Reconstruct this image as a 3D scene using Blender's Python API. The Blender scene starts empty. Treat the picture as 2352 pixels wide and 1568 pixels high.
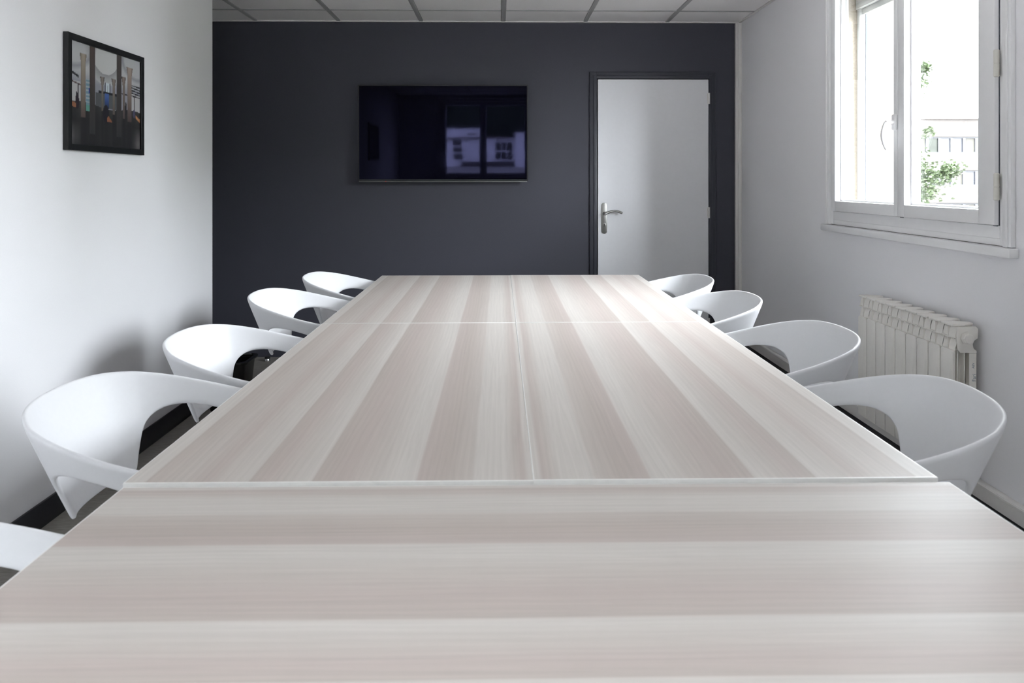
import bpy, bmesh, math, random
from mathutils import Vector, Matrix
C = bpy.context.scene.collection
S = bpy.context.scene
PI = math.pi
random.seed(7)

# ------------------------------------------------------------------ camera
F_PX, W_PX = 1690.0, 2352.0
CAM_Z = 1.28
cam_d = bpy.data.cameras.new('camera')
cam_d.sensor_fit = 'HORIZONTAL'
cam_d.sensor_width = 36.0
cam_d.lens = F_PX * 36.0 / W_PX
cam_d.shift_y = -368.0 / W_PX
cam_d.clip_start = 0.05
cam_d.clip_end = 400
cam_d.dof.use_dof = True
cam_d.dof.focus_distance = 3.3
cam_d.dof.aperture_fstop = 6.3
cam = bpy.data.objects.new('camera', cam_d)
cam.location = (0, 0, CAM_Z)
cam.rotation_euler = (PI / 2, 0, -math.atan(28.0 / F_PX))
C.objects.link(cam)
S.camera = cam

# ------------------------------------------------------------------ sky and exposure
SKY = 50.0            # zenith; a thin, nearly even overcast
world = bpy.data.worlds.new('world')
S.world = world
world.use_nodes = True
wn = world.node_tree.nodes['Background']
wn.inputs[0].default_value = (0.91, 0.945, 1.0, 1)
_w = world.node_tree
_tc = _w.nodes.new('ShaderNodeTexCoord')
_sp = _w.nodes.new('ShaderNodeSeparateXYZ')
_mz = _w.nodes.new('ShaderNodeMath')
_mz.operation = 'MAXIMUM'
_mz.inputs[1].default_value = 0.0
_ml = _w.nodes.new('ShaderNodeMath')
_ml.operation = 'MULTIPLY_ADD'
_ml.inputs[1].default_value = SKY * 0.2
_ml.inputs[2].default_value = SKY * 0.8
_w.links.new(_tc.outputs['Generated'], _sp.inputs[0])
_w.links.new(_sp.outputs['Z'], _mz.inputs[0])
_w.links.new(_mz.outputs[0], _ml.inputs[0])
_w.links.new(_ml.outputs[0], wn.inputs[1])
S.view_settings.view_transform = 'Standard'
S.view_settings.look = 'None'
S.view_settings.gamma = 1.0
S.view_settings.use_curve_mapping = False
S.view_settings.exposure = 0.36
S.cycles.max_bounces = 10
S.cycles.diffuse_bounces = 7
S.cycles.glossy_bounces = 4
S.cycles.transparent_max_bounces = 16
S.cycles.sample_clamp_indirect = 8.0


def portal(name, loc, rot, sx, sy):
    # sampling guide for the sky seen through a window opening (gives no light itself)
    d = bpy.data.lights.new(name, 'AREA')
    d.shape = 'RECTANGLE'
    d.size, d.size_y = sx, sy
    d.cycles.is_portal = True
    o = bpy.data.objects.new(name, d)
    o.location = loc
    o.rotation_euler = rot
    C.objects.link(o)


# ------------------------------------------------------------------ room numbers
XL, XR = -1.70, 1.77            # left and right wall faces
YB, YF = -0.85, 5.39            # wall behind the camera, dark far wall
ZC = 2.447                      # ceiling
XREC = -2.9                     # far side of the recess past the left wall
YL_END = 4.385                  # where the left wall ends
TZ = 0.732                      # table top
WIN_Y0, WIN_Y1, WIN_Z0, WIN_Z1 = 2.50, 3.93, 1.05, 2.36
BW_X0, BW_X1, BW_Z0, BW_Z1 = -1.14, 0.375, 1.10, 2.39

portal('window_portal', (2.02, (WIN_Y0 + WIN_Y1) / 2, 1.68), (0, PI / 2, 0), 1.2, 1.5)
portal('window_portal', ((BW_X0 + BW_X1) / 2, YB - 0.25, 1.75), (PI / 2, 0, 0), 1.7, 1.3)


# ------------------------------------------------------------------ materials
def new_mat(name, col, rough=0.5, spec=0.5, metal=0.0):
    m = bpy.data.materials.new(name)
    m.use_nodes = True
    b = m.node_tree.nodes['Principled BSDF']
    b.inputs['Base Color'].default_value = (*col, 1)
    b.inputs['Roughness'].default_value = rough
    b.inputs['Specular IOR Level'].default_value = spec
    b.inputs['Metallic'].default_value = metal
    return m


def nd(m, t, **kw):
    n = m.node_tree.nodes.new(t)
    for k, v in kw.items():
        setattr(n, k, v)
    return n


def lk(m, a, b):
    m.node_tree.links.new(a, b)


def noisy(m, scale=40, amount=0.06, bump=0.0, detail=4, stretch=(1, 1, 1), dist=0.002):
    """fine tonal variation and relief on a principled material"""
    b = m.node_tree.nodes['Principled BSDF']
    col = tuple(b.inputs['Base Color'].default_value)[:3]
    tc = nd(m, 'ShaderNodeTexCoord')
    mp = nd(m, 'ShaderNodeMapping')
    mp.inputs['Scale'].default_value = stretch
    lk(m, tc.outputs['Object'], mp.inputs['Vector'])
    n = nd(m, 'ShaderNodeTexNoise')
    n.inputs['Scale'].default_value = scale
    n.inputs['Detail'].default_value = detail
    lk(m, mp.outputs[0], n.inputs['Vector'])
    r = nd(m, 'ShaderNodeValToRGB')
    r.color_ramp.elements[0].position = 0.3
    r.color_ramp.elements[1].position = 0.7
    r.color_ramp.elements[0].color = (*[c * (1 - amount) for c in col], 1)
    r.color_ramp.elements[1].color = (*[min(1, c * (1 + amount)) for c in col], 1)
    lk(m, n.outputs['Fac'], r.inputs['Fac'])
    lk(m, r.outputs['Color'], b.inputs['Base Color'])
    if bump:
        bp = nd(m, 'ShaderNodeBump')
        bp.inputs['Strength'].default_value = bump
        bp.inputs['Distance'].default_value = dist
        lk(m, n.outputs['Fac'], bp.inputs['Height'])
        lk(m, bp.outputs['Normal'], b.inputs['Normal'])
    return m


M = {}
M['wall'] = noisy(new_mat('white wall paint', (0.87, 0.862, 0.885), 0.75, 0.3), 260, 0.012, 0.05)
M['dark_wall'] = noisy(new_mat('charcoal wall paint', (0.052, 0.053, 0.069), 0.62, 0.35), 220, 0.05, 0.06)
M['dark_gloss'] = noisy(new_mat('charcoal satin paint', (0.036, 0.038, 0.050), 0.42, 0.4), 200, 0.03)
M['ceil_tile'] = noisy(new_mat('mineral ceiling tile', (0.90, 0.88, 0.875), 0.9, 0.2), 160, 0.03, 0.12)
M['ceil_bar'] = noisy(new_mat('grey lacquered ceiling bar', (0.42, 0.42, 0.42), 0.5, 0.4), 80, 0.02)
M['ceil_back'] = new_mat('dark void above tiles', (0.05, 0.05, 0.05), 0.9)
M['floor'] = noisy(new_mat('grey brown floor', (0.24, 0.226, 0.207), 0.55, 0.35), 22, 0.22, 0.1, 6, (1, 6, 1))
M['black_base'] = noisy(new_mat('black skirting', (0.016, 0.016, 0.020), 0.42, 0.4), 60, 0.1)
M['trim_white'] = noisy(new_mat('white trim paint', (0.74, 0.72, 0.70), 0.45, 0.4), 50, 0.015)
M['pvc'] = noisy(new_mat('white window plastic', (0.88, 0.875, 0.885), 0.32, 0.5), 30, 0.01)
M['cream'] = noisy(new_mat('cream plastic', (0.76, 0.74, 0.68), 0.4, 0.4), 30, 0.015)
M['gasket'] = new_mat('grey rubber gasket', (0.10, 0.11, 0.13), 0.6)
M['door'] = noisy(new_mat('grey white door lacquer', (0.74, 0.74, 0.765), 0.45, 0.4), 40, 0.01)
M['steel'] = noisy(new_mat('brushed steel', (0.29, 0.285, 0.275), 0.42, 0.5, 1.0), 60, 0.06, 0.03, 3, (1, 1, 12))
M['chrome'] = noisy(new_mat('polished chrome', (0.75, 0.75, 0.75), 0.12, 0.5, 1.0), 20, 0.02)
M['black'] = noisy(new_mat('black plastic', (0.012, 0.012, 0.013), 0.35, 0.5), 80, 0.1)
M['black_gloss'] = noisy(new_mat('glossy black plastic', (0.006, 0.007, 0.007), 0.18, 0.5), 80, 0.1)
M['frame_black'] = noisy(new_mat('black lacquered frame', (0.010, 0.011, 0.012), 0.4, 0.4), 60, 0.15)
M['chair'] = noisy(new_mat('white moulded plastic', (0.77, 0.773, 0.796), 0.52, 0.3), 90, 0.008, 0.01)
M['rad'] = noisy(new_mat('warm white radiator enamel', (0.83, 0.80, 0.755), 0.38, 0.45), 50, 0.012)
M['print_blue'] = new_mat('blue grey ink', (0.20, 0.25, 0.30), 0.6)
M['stucco'] = noisy(new_mat('beige roughcast', (0.26, 0.228, 0.19), 0.95, 0.2), 90, 0.14, 0.6, 6, dist=0.006)
M['ext_white'] = noisy(new_mat('grey exterior shutter plastic', (0.40, 0.40, 0.39), 0.6), 8, 0.05)  # white shutter plastic toned down against overexposure
M['concrete'] = noisy(new_mat('dark concrete', (0.041, 0.0365, 0.034), 0.9, 0.2), 0.6, 0.10)  # darker than real concrete so the daylit facade stays below white
M['ext_frame'] = noisy(new_mat('blue grey window frame', (0.013, 0.0135, 0.018), 0.5), 5, 0.05)
M['blind'] = noisy(new_mat('beige blind', (0.028, 0.0255, 0.020), 0.8), 3, 0.06)
M['ext_glass'] = noisy(new_mat('dark office glass', (0.020, 0.022, 0.017), 0.08, 0.12), 0.8, 0.5)
M['leaf'] = noisy(new_mat('fresh green leaf', (0.070, 0.092, 0.048), 0.6, 0.3), 2.0, 0.35)
M['bark'] = noisy(new_mat('tree bark', (0.06, 0.05, 0.04), 0.9), 12, 0.3, 0.4)
M['forest'] = noisy(new_mat('dark forest foliage', (0.012, 0.016, 0.012), 0.9, 0.1), 0.9, 0.5, 0.6, dist=0.5)
M['ground'] = noisy(new_mat('pale gravel yard', (0.20, 0.196, 0.19), 0.9, 0.2), 0.4, 0.3)
M['render_white'] = noisy(new_mat('white render', (0.72, 0.72, 0.74), 0.85, 0.2), 1.2, 0.05)
M['roof'] = noisy(new_mat('brown roof tiles', (0.09, 0.07, 0.065), 0.8), 6, 0.2, 0.3)
M['tablemetal'] = noisy(new_mat('light grey powder coat', (0.62, 0.62, 0.63), 0.4), 60, 0.02)
M['edge'] = noisy(new_mat('pale table edge band', (0.84, 0.83, 0.81), 0.35, 0.5), 60, 0.03)
M['seat_pad'] = M['chair']

# window glass: clear pane that still reflects
g = bpy.data.materials.new('window glass')
g.use_nodes = True
nt = g.node_tree
for n in list(nt.nodes):
    nt.nodes.remove(n)
out = nt.nodes.new('ShaderNodeOutputMaterial')
mx = nt.nodes.new('ShaderNodeMixShader')
tr = nt.nodes.new('ShaderNodeBsdfTransparent')
tr.inputs[0].default_value = (0.97, 0.985, 0.98, 1)
gl = nt.nodes.new('ShaderNodeBsdfGlossy')
gl.inputs['Roughness'].default_value = 0.01
fr = nt.nodes.new('ShaderNodeFresnel')
fr.inputs['IOR'].default_value = 1.45
geo = nt.nodes.new('ShaderNodeNewGeometry')
ior = nt.nodes.new('ShaderNodeMix')          # same reflection from either side of the pane
ior.inputs[2].default_value = 1.45
ior.inputs[3].default_value = 1 / 1.45
nt.links.new(geo.outputs['Backfacing'], ior.inputs[0])
nt.links.new(ior.outputs[0], fr.inputs['IOR'])
nt.links.new(fr.outputs[0], mx.inputs[0])
nt.links.new(tr.outputs[0], mx.inputs[1])
nt.links.new(gl.outputs[0], mx.inputs[2])
nt.links.new(mx.outputs[0], out.inputs[0])
M['glass'] = g

# picture glazing: the same with a faint reflection
M['pic_glass'] = g.copy()
M['pic_glass'].name = 'picture glazing'
for n in M['pic_glass'].node_tree.nodes:
    if n.type == 'MIX':
        n.inputs[2].default_value = 1.22
        n.inputs[3].default_value = 1 / 1.22

# television screen
m = new_mat('television screen glass', (0.0006, 0.0006, 0.0018), 0.03, 0.12)
m.node_tree.nodes['Principled BSDF'].inputs['Specular Tint'].default_value = (0.42, 0.42, 0.85, 1)
noisy(m, 3, 0.2)
_b = m.node_tree.nodes['Principled BSDF']
_n = nd(m, 'ShaderNodeTexNoise')
_n.inputs['Scale'].default_value = 5
_n.inputs['Detail'].default_value = 1
_bp = nd(m, 'ShaderNodeBump')
_bp.inputs['Strength'].default_value = 0.02
_bp.inputs['Distance'].default_value = 0.004
_tc = nd(m, 'ShaderNodeTexCoord')
lk(m, _tc.outputs['Object'], _n.inputs['Vector'])
lk(m, _n.outputs['Fac'], _bp.inputs['Height'])
lk(m, _bp.outputs['Normal'], _b.inputs['Normal'])
M['screen'] = m

m = new_mat('red standby light', (0.3, 0.01, 0.01), 0.4)
b = m.node_tree.nodes['Principled BSDF']
b.inputs['Emission Color'].default_value = (1, 0.08, 0.04, 1)
b.inputs['Emission Strength'].default_value = 0.6
M['led'] = m


def wood_mat():
    """pale laminate: sawtooth board pattern across local x (0..0.75), grain along local y"""
    m = new_mat('pale striped wood laminate', (0.5, 0.46, 0.44), 0.40, 0.22)
    b = m.node_tree.nodes['Principled BSDF']
    tc = nd(m, 'ShaderNodeTexCoord')
    sx = nd(m, 'ShaderNodeSeparateXYZ')
    lk(m, tc.outputs['Object'], sx.inputs[0])
    # slow waviness of the board edges
    mp = nd(m, 'ShaderNodeMapping')
    mp.inputs['Scale'].default_value = (3.0, 1.3, 1)
    lk(m, tc.outputs['Object'], mp.inputs['Vector'])
    n0 = nd(m, 'ShaderNodeTexNoise')
    n0.inputs['Scale'].default_value = 1.0
    n0.inputs['Detail'].default_value = 1
    lk(m, mp.outputs[0], n0.inputs['Vector'])
    a1 = nd(m, 'ShaderNodeMath', operation='MULTIPLY_ADD')
    a1.inputs[1].default_value = 0.028
    a1.inputs[2].default_value = -0.014
    lk(m, n0.outputs['Fac'], a1.inputs[0])
    # board edges stay straight: waviness only shifts the tone inside a board
    mr = nd(m, 'ShaderNodeMath', operation='DIVIDE')
    mr.inputs[1].default_value = 0.75
    lk(m, sx.outputs['X'], mr.inputs[0])
    add = nd(m, 'ShaderNodeMath', operation='ADD')
    sc = nd(m, 'ShaderNodeMath', operation='MULTIPLY')
    sc.inputs[1].default_value = 0.35
    lk(m, a1.outputs[0], sc.inputs[0])
    lk(m, mr.outputs[0], add.inputs[0])
    lk(m, sc.outputs[0], add.inputs[1])
    ramp = nd(m, 'ShaderNodeValToRGB')
    light, dark, pink, mid = (0.552, 0.514, 0.482), (0.446, 0.392, 0.360), (0.468, 0.406, 0.378), (0.500, 0.452, 0.420)
    stops = [(0.0, light), (0.050, light), (0.054, dark), (0.14, mid), (0.20, pink), (0.225, mid), (0.300, light),
             (0.304, dark), (0.345, pink), (0.385, mid), (0.44, light), (0.452, light), (0.456, dark), (0.53, pink), (0.60, mid), (0.66, light),
             (0.708, light), (0.712, pink), (0.78, dark), (0.845, mid), (0.853, light), (0.93, light), (0.95, mid), (0.975, pink), (0.985, light), (1.0, light)]
    els = ramp.color_ramp.elements
    els[0].position, els[1].position = 0, 1
    els[0].color, els[1].color = (*stops[0][1], 1), (*stops[-1][1], 1)
    for p, c in stops[1:-1]:
        e = els.new(p)
        e.color = (*c, 1)
    lk(m, add.outputs[0], ramp.inputs['Fac'])
    # fine grain
    mp2 = nd(m, 'ShaderNodeMapping')
    mp2.inputs['Scale'].default_value = (70, 1.7, 1)
    lk(m, tc.outputs['Object'], mp2.inputs['Vector'])
    n1 = nd(m, 'ShaderNodeTexNoise')
    n1.inputs['Scale'].default_value = 1.0
    n1.inputs['Detail'].default_value = 9
    n1.inputs['Roughness'].default_value = 0.72
    n1.inputs['Distortion'].default_value = 1.8
    lk(m, mp2.outputs[0], n1.inputs['Vector'])
    # cathedral figure
    mp3 = nd(m, 'ShaderNodeMapping')
    mp3.inputs['Scale'].default_value = (14, 0.9, 1)
    lk(m, tc.outputs['Object'], mp3.inputs['Vector'])
    wv = nd(m, 'ShaderNodeTexWave', wave_type='BANDS', bands_direction='X')
    wv.inputs['Scale'].default_value = 1.6
    wv.inputs['Distortion'].default_value = 9
    wv.inputs['Detail'].default_value = 3
    lk(m, mp3.outputs[0], wv.inputs['Vector'])
    gr = nd(m, 'ShaderNodeMath', operation='MULTIPLY_ADD')
    gr.inputs[1].default_value = 0.34
    gr.inputs[2].default_value = 0.83
    lk(m, n1.outputs['Fac'], gr.inputs[0])
    gw = nd(m, 'ShaderNodeMath', operation='MULTIPLY_ADD')
    gw.inputs[1].default_value = 0.04
    gw.inputs[2].default_value = 0.98
    lk(m, wv.outputs['Fac'], gw.inputs[0])
    mu = nd(m, 'ShaderNodeMath', operation='MULTIPLY')
    lk(m, gr.outputs[0], mu.inputs[0])
    lk(m, gw.outputs[0], mu.inputs[1])
    vm = nd(m, 'ShaderNodeVectorMath', operation='SCALE')
    lk(m, ramp.outputs['Color'], vm.inputs[0])
    lk(m, mu.outputs[0], vm.inputs['Scale'])
    lk(m, vm.outputs[0], b.inputs['Base Color'])
    rr = nd(m, 'ShaderNodeMath', operation='MULTIPLY_ADD')
    rr.inputs[1].default_value = 0.10
    rr.inputs[2].default_value = 0.44
    lk(m, n1.outputs['Fac'], rr.inputs[0])
    lk(m, rr.outputs[0], b.inputs['Roughness'])
    bp = nd(m, 'ShaderNodeBump')
    bp.inputs['Strength'].default_value = 0.06
    bp.inputs['Distance'].default_value = 0.0006
    lk(m, n1.outputs['Fac'], bp.inputs['Height'])
    lk(m, bp.outputs['Normal'], b.inputs['Normal'])
    return m


M['wood'] = wood_mat()


# ------------------------------------------------------------------ mesh helpers
def bbox(bm, x0, x1, y0, y1, z0, z1, bev=0.0, seg=2, mi=0):
    """add one (bevelled) box to a bmesh"""
    t = bmesh.new()
    vs = [t.verts.new((x, y, z)) for x in (x0, x1) for y in (y0, y1) for z in (z0, z1)]
    for f in ((0, 1, 3, 2), (4, 6, 7, 5), (0, 4, 5, 1), (2, 3, 7, 6), (0, 2, 6, 4), (1, 5, 7, 3)):
        t.faces.new([vs[i] for i in f])
    bmesh.ops.recalc_face_normals(t, faces=t.faces)
    if bev:
        bmesh.ops.bevel(t, geom=list(t.edges), offset=bev, segments=seg, profile=0.5, affect='EDGES', clamp_overlap=True)
    merge(bm, t, mi)


def merge(bm, t, mi=None, mat=None):
    if mat is not None:
        bmesh.ops.transform(t, matrix=mat, verts=t.verts)
    mp = {}
    for v in t.verts:
        mp[v] = bm.verts.new(v.co)
    for f in t.faces:
        try:
            nf = bm.faces.new([mp[v] for v in f.verts])
            nf.material_index = f.material_index if mi is None else mi
            nf.smooth = f.smooth
        except ValueError:
            pass
    t.free()


def prism(bm, pts, axis, a0, a1, bev=0.0, mi=0):
    """extrude a 2D outline along an axis: 'x' pts=(y,z), 'y' pts=(x,z), 'z' pts=(x,y)"""
    t = bmesh.new()

    def P(p, a):
        return {'x': (a, p[0], p[1]), 'y': (p[0], a, p[1]), 'z': (p[0], p[1], a)}[axis]
    A = [t.verts.new(P(p, a0)) for p in pts]
    B = [t.verts.new(P(p, a1)) for p in pts]
    t.faces.new(A)
    t.faces.new(B[::-1])
    n = len(pts)
    for i in range(n):
        t.faces.new((A[i], B[i], B[(i + 1) % n], A[(i + 1) % n]))
    bmesh.ops.recalc_face_normals(t, faces=t.faces)
    if bev:
        bmesh.ops.bevel(t, geom=list(t.edges), offset=bev, segments=2, profile=0.5, affect='EDGES', clamp_overlap=True)
    merge(bm, t, mi)


def tube(bm, path, radii, n=12, cap=True, mi=0, flat=None):
    """sweep a circle along a path; flat=(sx,sy) squashes the section"""
    t = bmesh.new()
    path = [Vector(p) for p in path]
    rings = []
    up = None
    for i, p in enumerate(path):
        d = (path[min(i + 1, len(path) - 1)] - path[max(i - 1, 0)]).normalized()
        if up is None:
            up = Vector((0, 0, 1)) if abs(d.z) < 0.9 else Vector((1, 0, 0))
        s = d.cross(up).normalized()
        up = s.cross(d).normalized()
        r = radii[i] if isinstance(radii, (list, tuple)) else radii
        fx, fy = flat or (1, 1)
        rings.append([t.verts.new(p + s * (r * fx * math.cos(2 * PI * k / n)) + up * (r * fy * math.sin(2 * PI * k / n))) for k in range(n)])
    for a, b in zip(rings, rings[1:]):
        for k in range(n):
            f = t.faces.new((a[k], a[(k + 1) % n], b[(k + 1) % n], b[k]))
            f.smooth = True
    if cap:
        t.faces.new(rings[0][::-1])
        t.faces.new(rings[-1])
    bmesh.ops.recalc_face_normals(t, faces=t.faces)
    merge(bm, t, mi)


def lathe(bm, prof, loc, n=24, axis='z', mi=0):
    t = bmesh.new()
    rings = []
    for r, h in prof:
        rings.append([t.verts.new((r * math.cos(2 * PI * k / n), r * math.sin(2 * PI * k / n), h)) for k in range(n)])
    for a, b in zip(rings, rings[1:]):
        for k in range(n):
            f = t.faces.new((a[k], a[(k + 1) % n], b[(k + 1) % n], b[k]))
            f.smooth = True
    t.faces.new(rings[0][::-1])
    t.faces.new(rings[-1])
    bmesh.ops.recalc_face_normals(t, faces=t.faces)
    R = {'z': Matrix(), 'y': Matrix.Rotation(PI / 2, 4, 'X'), 'x': Matrix.Rotation(PI / 2, 4, 'Y')}[axis]
    merge(bm, t, mi, Matrix.Translation(loc) @ R)


def obj(name, bm, mats, parent=None, smooth=None, loc=None):
    """link a bmesh as ONE mesh object"""
    me = bpy.data.meshes.new(name)
    bmesh.ops.remove_doubles(bm, verts=bm.verts, dist=1e-6) if False else None
    bm.to_mesh(me)
    bm.free()
    for mm in (mats if isinstance(mats, (list, tuple)) else [mats]):
        me.materials.append(mm)
    if smooth is not None:
        me.shade_smooth()
        me.set_sharp_from_angle(angle=math.radians(smooth))
    o = bpy.data.objects.new(name, me)
    C.objects.link(o)
    if parent is not None:
        o.parent = parent
    if loc is not None:
        o.location = loc
    return o


def box(name, x0, x1, y0, y1, z0, z1, mat, parent=None, bev=0.0, seg=2):
    """a box object given in world coordinates (parent's location is taken off)"""
    p = parent
    off = Vector()
    while p is not None:
        off += p.location
        p = p.parent
    bm = bmesh.new()
    bbox(bm, x0 - off.x, x1 - off.x, y0 - off.y, y1 - off.y, z0 - off.z, z1 - off.z, bev, seg)
    return obj(name, bm, mat, parent, 35 if bev else None)


def wobj(name, bm, mats, parent, smooth=None):
    """bmesh in world coordinates -> child object"""
    p = parent
    off = Vector()
    while p is not None:
        off += p.location
        p = p.parent
    bmesh.ops.translate(bm, vec=-off, verts=bm.verts)
    return obj(name, bm, mats, parent, smooth)


def tag(o, label, cat, group=None):
    o['label'] = label
    o['category'] = cat
    if group:
        o['group'] = group
    return o


def thing(name, label, cat, loc=(0, 0, 0), rotz=0, group=None):
    o = bpy.data.objects.new(name, None)
    o.empty_display_size = 0.1
    C.objects.link(o)
    o.location = loc
    o.rotation_euler = (0, 0, rotz)
    return tag(o, label, cat, group)


def struct(o, label=None):
    o['kind'] = 'structure'
    if label:
        o['label'] = label
    return o


def dup(root, loc, rotz, label):
    r = root.copy()
    C.objects.link(r)
    r.location = loc
    r.rotation_euler = (0, 0, rotz)
    r['label'] = label
    for ch in list(root.children):
        c = ch.copy()
        C.objects.link(c)
        c.parent = r
        for gch in ch.children:
            d = gch.copy()
            C.objects.link(d)
            d.parent = c
    return r


def bake(o):
    """apply the modifiers of o into its mesh"""
    dg = bpy.context.evaluated_depsgraph_get()
    dg.update()
    me = bpy.data.meshes.new_from_object(o.evaluated_get(dg), depsgraph=dg)
    o.modifiers.clear()
    o.data = me
    return o


# ------------------------------------------------------------------ the room shell
struct(box('floor', XREC - 0.1, XR + 0.2, YB - 0.2, YF + 0.12, -0.12, 0.0, M['floor']), 'grey brown floor')
struct(box('wall_far', XREC - 0.1, XR + 0.2, YF, YF + 0.15, 0, 2.62, M['dark_wall']), 'charcoal painted far wall with the television')
struct(box('wall_left', XL - 0.1, XL, YB, YL_END, 0, 2.62, M['wall'], bev=0.004), 'white left wall ending at an outside corner')
struct(box('wall_recess', XREC - 0.1, XREC, YL_END - 0.1, YF, 0, 2.62, M['wall']))
struct(box('wall_recess_return', XREC, XL - 0.1, YL_END - 0.1, YL_END, 0, 2.62, M['wall']))


def holed_wall(name, axis, a0, a1, b0, b1, hb0, hb1, hz0, hz1, z1, mats):
    """a wall slab from a0 to a1 in thickness, b0..b1 along, with one opening; opening faces take the second material"""
    bm = bmesh.new()

    def add(p0, p1, q0, q1):
        if axis == 'x':
            bbox(bm, a0, a1, p0, p1, q0, q1)
        else:
            bbox(bm, p0, p1, a0, a1, q0, q1)
    add(b0, hb0, 0, z1)
    add(hb1, b1, 0, z1)
    add(hb0, hb1, 0, hz0)
    add(hb0, hb1, hz1, z1)
    bm.normal_update()
    for f in bm.faces:
        c = f.calc_center_median()
        t = c.y if axis == 'x' else c.x
        nrm = f.normal
        thru = abs(nrm.x if axis == 'x' else nrm.y) < 0.5
        if thru and hb0 - 1e-4 <= t <= hb1 + 1e-4 and hz0 - 1e-4 <= c.z <= hz1 + 1e-4:
            f.material_index = 1
    return struct(obj(name, bm, mats))


holed_wall('wall_right', 'x', XR, XR + 0.20, YB, YF, WIN_Y0 + 0.03, WIN_Y1 - 0.03, WIN_Z0, WIN_Z1 - 0.02, 2.62, [M['wall'], M['stucco']])
holed_wall('wall_back', 'y', YB - 0.20, YB, XL - 0.1, XR + 0.2, BW_X0 + 0.03, BW_X1 - 0.03, BW_Z0, BW_Z1 - 0.02, 2.62, [M['wall'], M['stucco']])

# ceiling: slab above, T-bars, one tile per cell
ceil = struct(box('ceiling', XREC - 0.1, XR + 0.2, YB - 0.2, YF + 0.12, 2.62, 2.70, M['ceil_back']), 'suspended tile ceiling')
bx = [0.026 + 0.6 * k for k in range(-4, 3)]
by = [5.035 - 0.6 * k for k in range(0, 10)]
for x in bx:
    box('ceiling_bar', x - 0.014, x + 0.014, YB, YF, ZC - 0.003, ZC + 0.03, M['ceil_bar'], ceil, 0.0015, 1)
for y in by:
    bm = bmesh.new()
    edges = [XREC] + bx + [XR]
    for e0, e1 in zip(edges, edges[1:]):
        bbox(bm, e0 + 0.0145, e1 - 0.0145, y - 0.010, y + 0.010, ZC - 0.002, ZC + 0.03, 0.001, 1)
    wobj('cross_bar', bm, M['ceil_bar'], ceil, 35)
tile_me = None
ys = [YF - 0.001] + by + [YB]
for i in range(len(edges) - 1):
    for j in range(len(ys) - 1):
        x0, x1 = edges[i] + 0.015, edges[i + 1] - 0.015
        y1, y0 = ys[j] - 0.011, ys[j + 1] + 0.011
        full = abs((x1 - x0) - 0.57) < 0.002 and abs((y1 - y0) - 0.578) < 0.002
        if full and tile_me is not None:
            o = bpy.data.objects.new('ceiling_tile', tile_me)
            C.objects.link(o)
            o.parent = ceil
        else:
            bm = bmesh.new()
            hx, hy = (x1 - x0) / 2, (y1 - y0) / 2
            bbox(bm, -hx, hx, -hy, hy, 0, 0.018, 0.003, 1)
            o = obj('ceiling_tile', bm, M['ceil_tile'], ceil, 35)
            if full:
                tile_me = o.data
        o.location = ((x0 + x1) / 2 - ceil.location.x, (y0 + y1) / 2, ZC + 0.0005 + random.uniform(0, 0.0012))
# perimeter angle
struct(box('trim_1', XREC, XR, YF - 0.022, YF - 0.0005, ZC - 0.006, ZC + 0.02, M['trim_white']), 'thin light angle where ceiling meets the dark wall')
struct(box('trim_2', XR - 0.022, XR - 0.0005, YB, YF - 0.03, ZC - 0.006, ZC + 0.02, M['trim_white']), 'thin light angle where ceiling meets the right wall')
# corner pipe cover between dark wall and right wall
bm = bmesh.new()
bbox(bm, XR - 0.042, XR - 0.0005, YF - 0.03, YF - 0.0005, 0.0, ZC - 0.008, 0.004, 2)
bbox(bm, XR - 0.027, XR - 0.0005, YF - 0.046, YF - 0.029, 0.0, ZC - 0.008, 0.006, 3)
struct(obj('trim_3', bm, M['trim_white'], None, 35), 'narrow white boxed pipe cover in the far right corner')
# skirtings
bm = bmesh.new()
bbox(bm, XL, XL + 0.012, YB, YL_END, 0, 0.094, 0.003, 2)
struct(obj('baseboard_left', bm, M['black_base'], None, 35), 'black skirting along the left wall')
bm = bmesh.new()
bbox(bm, XR - 0.014, XR, YB, YF - 0.05, 0, 0.122, 0.003, 2)
struct(obj('baseboard_right', bm, M['black_base'], None, 35), 'black skirting under the white trunking')
bm = bmesh.new()
bbox(bm, XR - 0.028, XR - 0.0005, YB, YF - 0.05, 0.124, 0.186, 0.004, 2)
bbox(bm, XR - 0.030, XR - 0.027, YB, YF - 0.05, 0.172, 0.182, 0.001, 1)
struct(obj('trim_4', bm, M['trim_white'], None, 35), 'white cable trunking low on the right wall')


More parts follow.
